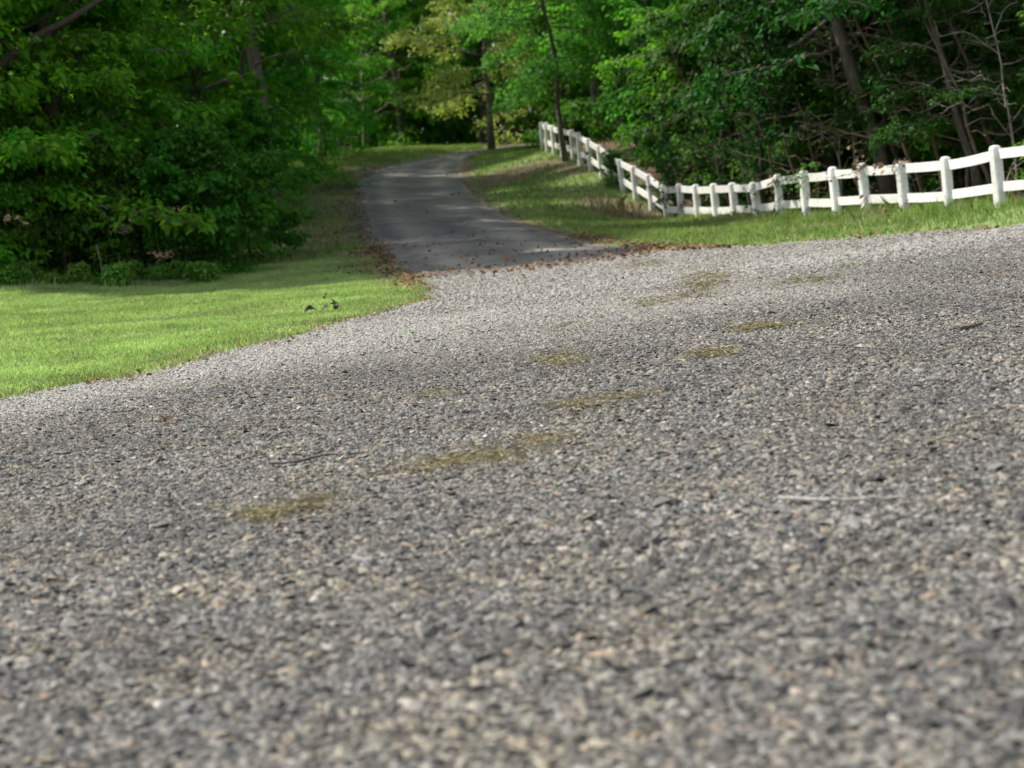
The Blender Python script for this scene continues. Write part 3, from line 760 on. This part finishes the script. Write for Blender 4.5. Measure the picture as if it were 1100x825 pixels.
put('maple2', 190, 55, 'tall tree filling the gap left of the grey trunk', group=GL)
for x, y, sc, key, lb in ((-9.2, 40, 1.1, 'tall1', 'tall tree deep in the left wood, nearest the lawn of a row along the lane'), (-9.0, 46, 1.1, 'maple2', 'tall tree deep in the left wood abreast of the first bend of the lane'), (-9.6, 52, 1.15, 'tall1', 'tall tree deep in the left wood abreast of the middle of the lane'), (-9.8, 58, 1.15, 'maple2', 'tall tree deep in the left wood abreast of the upper bend of the lane')):
    plant(key, x, y, lb, 'tree', GL, sc, rng.uniform(0, 6), sz=.82)
for x, y, sc, key, lb in ((-8.4, 31.4, 1.0, 'tall1', 'tall tree over the shaded tip of the lawn, its crown above the low shrubs'), (-7.6, 34.0, 1.0, 'tall2', 'tall dark tree just behind the corner of the left wood')):
    plant(key, x, y, lb, 'tree', GL, sc, rng.uniform(0, 6))
# stout limbs of the two trees, bare of leaves
def limb(root, name, pts, d, r0, mat_):
    P = np.array([at(px, py, d + dd) for px, py, dd in pts])
    Q = smooth_line(np.column_stack([P[:, 0], P[:, 2]]), 16); yy = np.interp(np.linspace(0, 1, 16), np.linspace(0, 1, len(P)), P[:, 1])
    Q = np.column_stack([Q[:, 0], yy, Q[:, 1]]) - np.array(root.location)
    mb = MB(); tube(mb, Q / root.scale[0], np.linspace(r0, r0 * .35, 16) / root.scale[0], 7)
    mb.build(name, mat_, root, smooth=True)
limb(corner, 'limb', [(-110, 130, 0), (-40, 95, 0), (0, 70, 0), (30, 44, 0), (75, 20, 0), (115, -5, 0), (160, -30, 0)], 29.6, .085, M['bark_dark'])
limb(corner, 'limb', [(-90, 60, 0), (0, 40, 0), (60, 12, 0), (120, -20, 0)], 30.4, .05, M['bark_dark'])
limb(grey, 'limb', [(270, 85, 0), (258, 78, -.3), (250, 84, -.6), (232, 91, -.8), (214, 98, -1.0)], 37.2, .085, M['bark_dark'])
limb(grey, 'limb', [(274, 70, 0), (290, 62, -.3), (306, 57, -.5), (322, 53, -.6)], 37.2, .03, M['bark'])
limb(grey, 'limb', [(272, 38, 0), (285, 24, -.3), (300, 15, -.5), (322, 9, -.6)], 37.2, .03, M['bark'])
limb(grey, 'limb', [(266, 34, 0), (248, 42, -.3), (228, 43, -.5), (200, 37, -.8), (160, 31, -1.0)], 37.2, .04, M['bark'])
put('tall2', 228, 48, 'tall tree well behind the grey limbs of the left wood', group=GL, scale=1.1)
put('maple2', 262, 64, 'tall tree on the rise behind the leafy bank', group=GL, scale=1.1)
put('tall1', 292, 72, 'tall tree at the back of the left wood by the lane crest', group=GL, scale=1.1)
# beyond the crest
put('maple1', 345, 67, 'spreading green tree over the shady grass left of the lane crest', group=GC, scale=1.05)
put('maple2', 400, 82, 'large bright green tree above the lane crest', group=GC, scale=1.0)
put('maple1', 430, 80, 'low green tree filling the gap right of the pale crooked stem', group=GC, scale=.9)
put('tall1', 370, 84, 'tall tree behind the pale crooked stem', group=GC)
put('tall2', 470, 88, 'tall dark tree in the deep gap above the lane end', group=GC)
put('maple2', 415, 91, 'tall tree at the very back above the lane crest', group=GC, scale=1.35)
put('tall1', 372, 93, 'tallest dark tree at the very back left of the lane crest', group=GC, scale=1.35)
put('maple3', 450, 94, 'dark tree at the very back above the gap over the lane', group=GC, scale=1.3)
put('yellow', 528, 72, 'tree with pale yellowish blossom above the end of the lane', group=GC, scale=1.0)
put('tall1', 508, 83, 'tree with a brown trunk left of the slim trunk where the lane ends', group=GC, scale=1.0)
put('tall2', 518, 80, 'slim straight trunked tree standing right at the end of the lane', group=GC, scale=.9)
put('tall1', 553, 82, 'thick dark trunked tree in the gap left of the fence end', group=GC, scale=1.1)
put('maple1', 610, 84, 'dense tree behind the top end of the white fence', group=GC, scale=1.0)
put('tall2', 574, 86, 'slender tree deep in the gap left of the fence end', group=GC)
put('maple3', 600, 80, 'green tree behind the far end of the white fence', group=GC, scale=.95)
for px, d, sc, key, lb in ((320, 74, 1.0, 'shrub3', 'shrub under the trees left of the pale crooked stem'), (365, 80, 1.2, 'shrub3', 'light shrub beside the foot of the pale crooked stem'), (415, 82, 1.3, 'shrub3', 'large shrub behind the grass of the lane crest'),
                      (447, 83, 1.5, 'shrub3', 'bright shrub left of the slim trunk at the lane end'), (485, 83, 1.3, 'shrub3', 'low shrub at the foot of the slim trunk at the lane end')):
    put(key, px, d, lb, 'shrub', 'shrubs beyond the crest of the lane', sc)
# right wood, behind the fence
put('lacy', 611, 53.2, 'fine leaved tree whose dark stem stands in front of the upper fence', group=GR, scale=1.0)
put('maple3', 675, 59, 'bright small leaved tree above the uphill run of the fence', group=GR, scale=.95)
put('lacy', 705, 54, 'fine leaved bluish green tree behind the middle of the uphill fence run', group=GR, scale=.9)
put('maple3', 735, 52, 'bushy green tree hanging over the ivy grown part of the fence', group=GR, scale=.95)
put('maple2', 770, 50, 'tall green tree behind the lowest corner of the fence', group=GR, scale=.9)
put('maple3', 800, 47, 'broad leaved tree behind the short panels right of the fence corner', group=GR, scale=.95)
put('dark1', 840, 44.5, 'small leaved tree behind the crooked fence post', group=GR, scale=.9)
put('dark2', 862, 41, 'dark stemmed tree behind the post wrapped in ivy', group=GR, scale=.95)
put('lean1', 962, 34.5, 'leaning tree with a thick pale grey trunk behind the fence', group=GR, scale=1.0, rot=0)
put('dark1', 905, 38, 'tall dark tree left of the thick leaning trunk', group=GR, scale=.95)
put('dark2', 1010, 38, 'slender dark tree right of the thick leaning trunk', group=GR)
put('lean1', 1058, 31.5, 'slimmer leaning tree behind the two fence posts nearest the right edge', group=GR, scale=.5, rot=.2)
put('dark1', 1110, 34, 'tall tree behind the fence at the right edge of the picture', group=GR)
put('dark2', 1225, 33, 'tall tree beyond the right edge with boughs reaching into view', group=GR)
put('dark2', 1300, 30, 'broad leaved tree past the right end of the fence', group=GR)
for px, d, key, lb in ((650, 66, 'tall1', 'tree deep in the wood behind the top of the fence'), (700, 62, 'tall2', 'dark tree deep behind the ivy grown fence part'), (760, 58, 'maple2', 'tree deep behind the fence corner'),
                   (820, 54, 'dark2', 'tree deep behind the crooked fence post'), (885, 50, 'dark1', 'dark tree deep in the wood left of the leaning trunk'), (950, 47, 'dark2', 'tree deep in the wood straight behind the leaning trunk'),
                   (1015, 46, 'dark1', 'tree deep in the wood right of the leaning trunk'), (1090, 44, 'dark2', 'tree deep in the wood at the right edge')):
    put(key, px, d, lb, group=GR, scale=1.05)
put('cedar1', 726, 42.2, 'feathery cedar growing through the fence at its lowest corner', 'tree', 'cedars along the fence', .55)
put('cedar2', 782, 42, 'dark feathery cedar behind the short fence panels', 'tree', 'cedars along the fence', .75)
put('cedar1', 828, 38.5, 'small feathery cedar behind the crooked fence post', 'tree', 'cedars along the fence', .9)
put('cedar2', 712, 49, 'dark cedar behind the uphill fence run', 'tree', 'cedars along the fence', .8)
put('shrub1', 665, 47.2, 'green shrub smothering part of the uphill fence', 'shrub', None, .32)
for px, d, key, sc, rt, lb in ((760, 43, 'bare2', .8, 0, 'bare twiggy sapling behind the fence corner'), (850, 38, 'bare', .8, .3, 'bare leaning sapling behind the ivy wrapped post'), (1000, 33.5, 'bare', 1.0, 0, 'bare leaning sapling just right of the thick leaning trunk'),
                               (1042, 33.2, 'bare2', 1.0, 1, 'pale branched bare sapling behind the second nearest post'), (1075, 31, 'bare', .9, -.2, 'bare sapling leaning left behind the nearest post'), (1100, 30, 'bare2', .9, 2, 'tangled bare sapling at the right edge of the picture'),
                               (885, 36.5, 'sapling', .9, 0, 'thin leafy sapling left of the thick leaning trunk'), (1020, 32.5, 'sapling', .8, .2, 'thin leafy sapling in front of the slimmer leaning tree'),
                               (810, 40, 'sapling', .9, 1, 'thin leafy sapling behind the crooked post'), (930, 35, 'bare2', .7, 4, 'low dry branch tangle behind the post with dead vines'), (790, 41, 'bare', .8, .4, 'thin bare stem behind the panels left of the crooked post'), (875, 37, 'bare', .95, -.2, 'thin bare leaning stem behind the post with dead vines'), (905, 35.5, 'bare2', .9, .9, 'bare forked stem left of the thick leaning trunk'),
                               (985, 35, 'bare', 1.1, .2, 'long bare leaning stem close right of the thick leaning trunk'), (1030, 34.5, 'bare', 1.1, -.1, 'long bare leaning stem midway between the leaning trunks'), (1062, 33, 'bare', .8, .5, 'short bare stem beside the slimmer leaning tree'), (1090, 32, 'bare', 1.1, .1, 'long bare leaning stem near the right edge')):
    put(key, px, d, lb, 'sapling', 'saplings behind the fence', sc, rt)
for px, d, key, sc, rt, lb in ((390, 77, 'bare2', 1.3, .4, 'pale crooked stem left of the lane crest'), (340, 76, 'bare', 1.2, 0, 'bare brown stem in the shade left of the lane crest'), (325, 70, 'bare2', 1.0, 2, 'thin bare stem where the bank meets the wood'), (418, 81, 'bare', .9, 2.5, 'bare leaning stem right of the pale crooked stem'),
                               (545, 79, 'bare2', 1.1, 1, 'broken bare sapling right of the slim trunk at the lane end')):
    put(key, px, d, lb, 'sapling', 'bare stems beyond the lane', sc, rt)
for i, (px, d, sc, key, lb) in enumerate(((1190, 29.5, 1.0, 'shrub1', 'dark shrub behind the fence at the right border'), (1085, 33, 1.1, 'shrub1', 'dark shrub behind the nearest fence post'), (1040, 35.5, 1.1, 'shrub1', 'leafy shrub behind the second nearest fence post'), (1000, 36, 1.1, 'shrub1', 'dark shrub right of the foot of the leaning trunk'),
        (925, 38, 1.0, 'shrub1', 'dark shrub left of the foot of the leaning trunk'), (890, 39.5, 1.2, 'shrub1', 'leafy shrub behind the post left of the dead vine'), (850, 41, 1.2, 'shrub1', 'dark shrub behind the ivy wrapped post'), (815, 43, 1.2, 'shrub1', 'leafy shrub behind the crooked post'),
        (775, 45.5, 1.3, 'shrub1', 'dark shrub behind the short fence panels'), (745, 47, 1.3, 'shrub1', 'dark shrub behind the fence corner'), (748, 50.5, 1.3, 'shrub1', 'leafy shrub behind the lower part of the uphill fence'), (728, 53, 1.3, 'shrub1', 'dark shrub behind the middle of the uphill fence'), (710, 57, 1.4, 'shrub1', 'leafy shrub behind the upper part of the uphill fence'),
        (672, 62, 1.5, 'shrub1', 'dark shrub behind the top of the uphill fence'), (612, 68, 1.6, 'shrub1', 'dark shrub beyond the end post of the fence'), (960, 42, 1.5, 'shrub1', 'dark thicket straight behind the leaning trunk'), (1030, 41, 1.5, 'shrub1', 'dark thicket deep behind the second nearest post'), (1100, 38, 1.5, 'shrub1', 'dark thicket deep at the right edge'), (880, 46, 1.6, 'shrub1', 'dark thicket deep behind the dead vine'), (800, 52, 1.7, 'shrub1', 'dark thicket deep behind the fence corner'))):
    put(key, px, d, lb, 'shrub', 'undergrowth behind the white fence', sc)
# weeds along the lawn edge
kw = 0
for px in np.sort(rng.uniform(-16, 236, 38)):
    d = 28.4 + rng.uniform(-.1, 1.0) + max(0, (px - 120) / 110) * .7
    if rng.random() < .25: continue
    put('weed', px + rng.uniform(-3, 3), d, 'leafy green weed in the band between the lawn and the left wood', 'weed', 'weeds along the edge of the lawn', rng.choice([.25, .32, .4, .5, .62]) * rng.uniform(.85, 1.15)); kw += 1

# the wood going on behind: one mass
mb = MB(); r = np.random.default_rng(5)
def mass(n, x0, x1, y0, y1, h):
    P = np.stack([r.uniform(x0, x1, n), r.uniform(y0, y1, n)], 1); z = r.random(n) ** 1.0 * h * (.75 + .35 * vnoise(P, .12))
    pos = np.column_stack([P, gz(P) + z])
    # leave gaps: drop leaves where the clump noise is low
    cl = vnoise(np.column_stack([pos[:, 0] + pos[:, 1] * .3, pos[:, 2]]), .7)
    pos = pos[(cl > .2)]
    m = len(pos); L = r.uniform(.22, .48, m)
    leaves(mb, pos, r.normal(0, 1, (m, 3)) * np.array([1, 1, .5]), np.array([0, 0, 1.0]) + r.normal(0, .5, (m, 3)), L, L * .6)
mass(75000, -32, 40, 92, 108, 17)
mass(60000, -24, 30, 88, 98, 6)
mass(30000, 8, 22, 62, 92, 7)
mass(20000, -27, -15, 36, 90, 14)
mass(24000, 15, 30, 30, 92, 14)
tag(mb.build('distant_wood', M['leaf_shrub']), kind='stuff')

# ------------------------------------------------------------------ white fence: posts and rails are its parts
f0 = at(*POSTS[1][:3])
fence = empty('fence', (f0[0], f0[1], gz1(f0[0], f0[1])))
tag(fence, 'long white two rail fence with stubby weathered posts climbing the bank beside the lane', 'fence')
FL = np.array(fence.location)
tops, bases = [], []
for (bx, by, d, tx, ty) in POSTS:
    b = at(bx, by, d); t = at(tx, ty, d)
    b = np.array([b[0], b[1], gz1(b[0], b[1])])
    hgt = np.clip(t[2] - b[2], .74, .98)
    ln = np.array([t[0] - b[0], 0]) * .8
    bases.append(b); tops.append(b + np.array([np.clip(ln[0], -.09, .06), rng.normal(0, .02), hgt]))
bases = np.array(bases); tops = np.array(tops)
for i, (b, t) in enumerate(zip(bases, tops)):
    mb = MB()
    j = min(i, len(bases) - 2)
    dirn = nrm(bases[j + 1] - bases[j]); dirn[2] = 0; dirn = nrm(dirn); sd_ = np.array([-dirn[1], dirn[0], 0])
    w = .069 + rng.uniform(-.004, .006)
    ax = t - b
    prof = [(-.30, 1.0), (0, 1.0), (.35, .985), (.7, .975), (.93, .97), (.965, .9), (.99, .62), (1.0, .25)]
    ch = .78
    pts = [(1, ch), (ch, 1), (-ch, 1), (-1, ch), (-1, -ch), (-ch, -1), (ch, -1), (1, -ch)]
    V = np.array([b + ax * s + (dirn * u + sd_ * v_) * w * q * (1 + rng.normal(0, .012)) for s, q in prof for (u, v_) in pts])
    fs = [np.array([[k * 8 + m, k * 8 + (m + 1) % 8, (k + 1) * 8 + (m + 1) % 8, (k + 1) * 8 + m] for k in range(len(prof) - 1) for m in range(8)]), np.array([[(len(prof) - 1) * 8 + m for m in range(8)]])]
    mb.add(V, fs); mb.build('post', M['paint'], fence, loc=FL)
def rail(i, lo, hi, thick=.02):
    A, B = bases[i], bases[i + 1]; a = A + (tops[i] - A) * ((lo + hi) / 2); b = B + (tops[i + 1] - B) * ((lo + hi) / 2)
    dirn = nrm(b - a); sd_ = nrm(np.cross(dirn, [0, 0, 1.0])); up = np.cross(sd_, dirn)
    a = a + dirn * .03; b = b - dirn * .03
    hh = (hi - lo) / 2 * .87
    sag = rng.uniform(.0, .014); n = 6
    mb = MB(); V = []
    back = sd_ * (.022)
    jit = rng.normal(0, .006, 2)
    for k in range(n):
        s = k / (n - 1); p = a + (b - a) * s + back - up * sag * 4 * s * (1 - s) + up * (jit[0] * (1 - s) + jit[1] * s)
        h2 = hh * (1 + rng.normal(0, .012))
        for (u, v_) in ((-1, -1), (1, -1), (1, 1), (-1, 1)):
            V.append(p + sd_ * thick * u + up * h2 * v_)
    fs = [np.array([[k * 4 + m, k * 4 + (m + 1) % 4, (k + 1) * 4 + (m + 1) % 4, (k + 1) * 4 + m] for k in range(n - 1) for m in range(4)]), np.array([[3, 2, 1, 0], [n * 4 - 4, n * 4 - 3, n * 4 - 2, n * 4 - 1]])]
    mb.add(np.array(V), fs); mb.build('rail', M['paint'], fence, loc=FL)
for i in range(len(bases) - 1):
    rail(i, .775, .935); rail(i, .255, .41)

# vines on the fence
def vine(i, label, mat_w, mat_l, nleaf, spread, lsize, name='vine'):
    b, t = bases[i], tops[i]
    root = empty(name, b); tag(root, label, 'vine', 'vines on the fence')
    mb = MB(); P = []
    for k in range(5):
        ph = rng.uniform(0, 6); s = np.linspace(.05, 1.05, 16)
        rr = .10 + .05 * rng.random(16)
        p = b + (t - b) * s[:, None] + np.column_stack([np.cos(ph + s * 7) * rr, np.sin(ph + s * 7) * rr, np.zeros(16)])
        if k > 2:
            p = t + np.cumsum(rng.normal(0, .05, (16, 3)) + np.array([rng.normal(0, .02), rng.normal(0, .02), -.01]), 0) * spread
        tube(mb, p - b, np.full(16, .006), 4); P.append(p)
    mb.build('stem', mat_w, root)
    P = np.concatenate(P)[rng.integers(0, 80, nleaf)] + rng.normal(0, .05, (nleaf, 3))
    ml = MB(); L = lsize * rng.lognormal(0, .25, nleaf)
    d = P - b
    leaves(ml, d, hdirs(nleaf) + np.array([0, 0, -.6]), np.array([-.5, -.6, .3]) + rng.normal(0, .5, (nleaf, 3)), L, L * .7)
    ml.build('foliage', mat_l, root)
vine(6, 'dead brown vine clinging to the post in front of the leaning trunk', M['twig_dry'], M['leaf_dry'], 60, 1.2, .06)
vine(5, 'few dry brown leaves hanging by the third post from the right edge', M['twig_dry'], M['leaf_dry'], 24, .7, .07)
vine(8, 'green ivy wrapped low around a fence post', M['bark_dark'], M['leaf_weed'], 70, .5, .075)
vine(9, 'dry vine tangled on a post left of the green ivy', M['twig_dry'], M['leaf_dry'], 40, .9, .05)
vine(10, 'dry vine on the crooked fence post', M['twig_dry'], M['leaf_shrub'], 50, .9, .06)
vine(14, 'withered vine at the lowest corner of the fence', M['twig_dry'], M['leaf_dry'], 30, .8, .06)
vine(19, 'green creeper half hiding the slanted post uphill', M['bark_dark'], M['leaf_shrub'], 110, 1.2, .075)

# ------------------------------------------------------------------ what lies on the road and the lawn
def clippings(cx, cy, w, h, n, label, slope=-.12):
    c0 = hit(cx, cy)
    mb = MB(); P = []
    n = int(n * (1.0 if cy > 420 else 1.6)); h *= 1.25
    u = rng.normal(0, .42, (n, 2))
    u = u[np.abs(u[:, 0]) < 1.1]
    for a, b in u:
        px = cx + a * w / 2; py = cy + b * h / 2 + a * w / 2 * slope
        rr = ray(px, py); tt = CAM_H / -rr[2]
        P.append(CAM + rr * (CAM[2] - gz1(*(CAM + rr * tt)[:2])) / -rr[2])
    P = np.array(P); P = P[vnoise(P, 7.0, cx) > .47]; n = len(P)
    P[:, 2] = gz(P) + .022 + rng.uniform(0, .03, n)
    ax = hdirs(n); ax[:, 2] = rng.normal(.08, .18, n)
    L = rng.uniform(.04, .15, n)
    leaves(mb, P, ax, np.array([0, 0, 1.0]) + rng.normal(0, .3, (n, 3)), L, rng.uniform(.0025, .005, n) * np.clip(P[:, 1] / 9, 1, 2.2))
    o = mb.build('grass_clump', M['clipping'], loc=(c0[0], c0[1], gz1(c0[0], c0[1])))
    return tag(o, label, 'dried grass', 'clumps of cut grass on the gravel')
for a in ((500, 499, 165, 26, 900, 'largest clump of dried cut grass, in the middle of the gravel'), (306, 553, 140, 26, 620, 'blurred clump of cut grass nearest the camera, lower left'),
          (650, 436, 160, 12, 560, 'long narrow streak of brown cut grass on the gravel'), (757, 305, 75, 34, 900, 'broad pale yellow scatter of cut grass near the far side of the gravel', -.1),
          (715, 326, 90, 10, 320, 'thin yellow trail of cut grass leading to the broad pale scatter'), (608, 389, 90, 16, 260, 'olive clump of cut grass above the long narrow streak'),
          (765, 384, 70, 8, 200, 'thin streak of cut grass right of the olive clump'), (820, 355, 90, 8, 260, 'thin dry streak of cut grass below the broad pale scatter'), (475, 428, 50, 12, 90, 'faint wisp of cut grass left of the long narrow streak'),
          (865, 306, 80, 12, 260, 'faint yellow wisp right of the broad pale scatter'), (580, 480, 80, 18, 220, 'olive wisp at the right tip of the largest clump'), (690, 286, 70, 8, 200, 'faint dry wisp near the end of the lane'), (610, 353, 60, 8, 110, 'small yellow wisp in the bright gravel band')):
    clippings(*a)

def stick(pts, rad, mat_, name, label, cat):
    P = np.array([hit(*p) for p in pts]); P[:, 2] = gz(P) + .03 + rng.uniform(0, .008, len(P))
    k = 14; s = np.linspace(0, len(P) - 1, k)
    Q = np.stack([np.interp(s, np.arange(len(P)), P[:, i]) for i in range(3)], 1) + rng.normal(0, .002, (k, 3))
    mb = MB(); tube(mb, Q, np.linspace(rad, rad * .55, k), 6)
    return tag(mb.build(name, mat_, loc=(P[0][0], P[0][1], P[0][2])), label, cat)
stick([(292, 507), (318, 506), (350, 498), (392, 494)], .006, M['bark_dark'], 'twig', 'thin dark twig lying on the gravel left of the largest grass clump', 'twig')
stick([(838, 549), (880, 550), (925, 549), (972, 546)], .008, M['stick_pale'], 'stick', 'pale bleached stick lying on the gravel at lower right', 'stick')
stick([(1030, 360), (1043, 357), (1056, 354)], .014, M['twig_dry'], 'bark_scrap', 'dark brown scrap of bark on the gravel near the right edge', 'bark')

def leaf_scrap(px, py, n, size, mat_, name, label, cat, spread=.05, lift=.03):
    c0 = hit(px, py); P = c0 + rng.normal(0, spread, (n, 3)) * np.array([1, 1, .3]); P[:, 2] = gz(P) + lift + np.abs(rng.normal(0, spread * .5, n))
    mb = MB(); L = size * rng.lognormal(0, .2, n)
    leaves(mb, P, hdirs(n) + rng.normal(0, .35, (n, 3)), np.array([0, -.5, .8]) + rng.normal(0, .5, (n, 3)), L, L * .55)
    return tag(mb.build(name, mat_, loc=(c0[0], c0[1], gz1(c0[0], c0[1]))), label, cat)
leaf_scrap(913, 289, 10, .045, M['leaf_weed'], 'leaf_sprig', 'fresh green sprig dropped on the far side of the gravel', 'sprig', .09)
leaf_scrap(442, 363, 4, .05, M['leaf_weed'], 'leaf', 'small green leaf on the gravel below the lawn corner', 'leaf', .03)
leaf_scrap(186, 458, 4, .05, M['leaf_dry'], 'leaf', 'small brown leaf on the gravel at the left', 'leaf', .03)
leaf_scrap(665, 304, 4, .05, M['bark_dark'], 'leaf', 'dark leaf on the bright gravel near the end of the lane', 'leaf', .03)
leaf_scrap(357, 337, 9, .085, M['bark_dark'], 'dead_leaf', 'dark curled dead leaf cluster on the lawn near its tip', 'leaf', .05, .08)
leaf_scrap(338, 340, 4, .075, M['bark_dark'], 'dead_leaf', 'dark upright dead leaf on the lawn left of the curled cluster', 'leaf', .025, .08)
leaf_scrap(350, 326, 2, .06, M['bark_dark'], 'dead_leaf', 'small dark dead leaf on the lawn behind the curled cluster', 'leaf', .02, .08)
leaf_scrap(140, 412, 8, .05, M['leaf_dry'], 'dead_leaf', 'pale dry leaf heap at the lawn edge on the left', 'leaf', .07)

def stalk(px, d, h, lean, rad, mat_, name, label, cat):
    x = X(px, d); z = gz1(x, d); mb = MB(); s = np.linspace(0, 1, 6)[:, None]
    tube(mb, np.array([lean * h, 0, h]) * s + rng.normal(0, .006, (6, 3)), np.linspace(rad, rad * .6, 6), 6)
    return tag(mb.build(name, mat_, loc=(0, 0, 0)), label, cat), x, d, z
for a in ((112, 28.7, .62, -.08, .016, M['twig_dry'], 'stalk', 'thick tan dry stalk standing in the weeds by the lawn', 'stalk'), (127, 28.7, .42, .1, .009, M['twig_dry'], 'stalk', 'thinner dry stalk right of the thick tan one', 'stalk'),
          (40, 28.6, .30, -.55, .02, M['stick_pale'], 'branch_stub', 'whitish broken stub leaning in the weeds at the left', 'stick')):
    o, x, d, z = stalk(*a); o.location = (x, d, z)
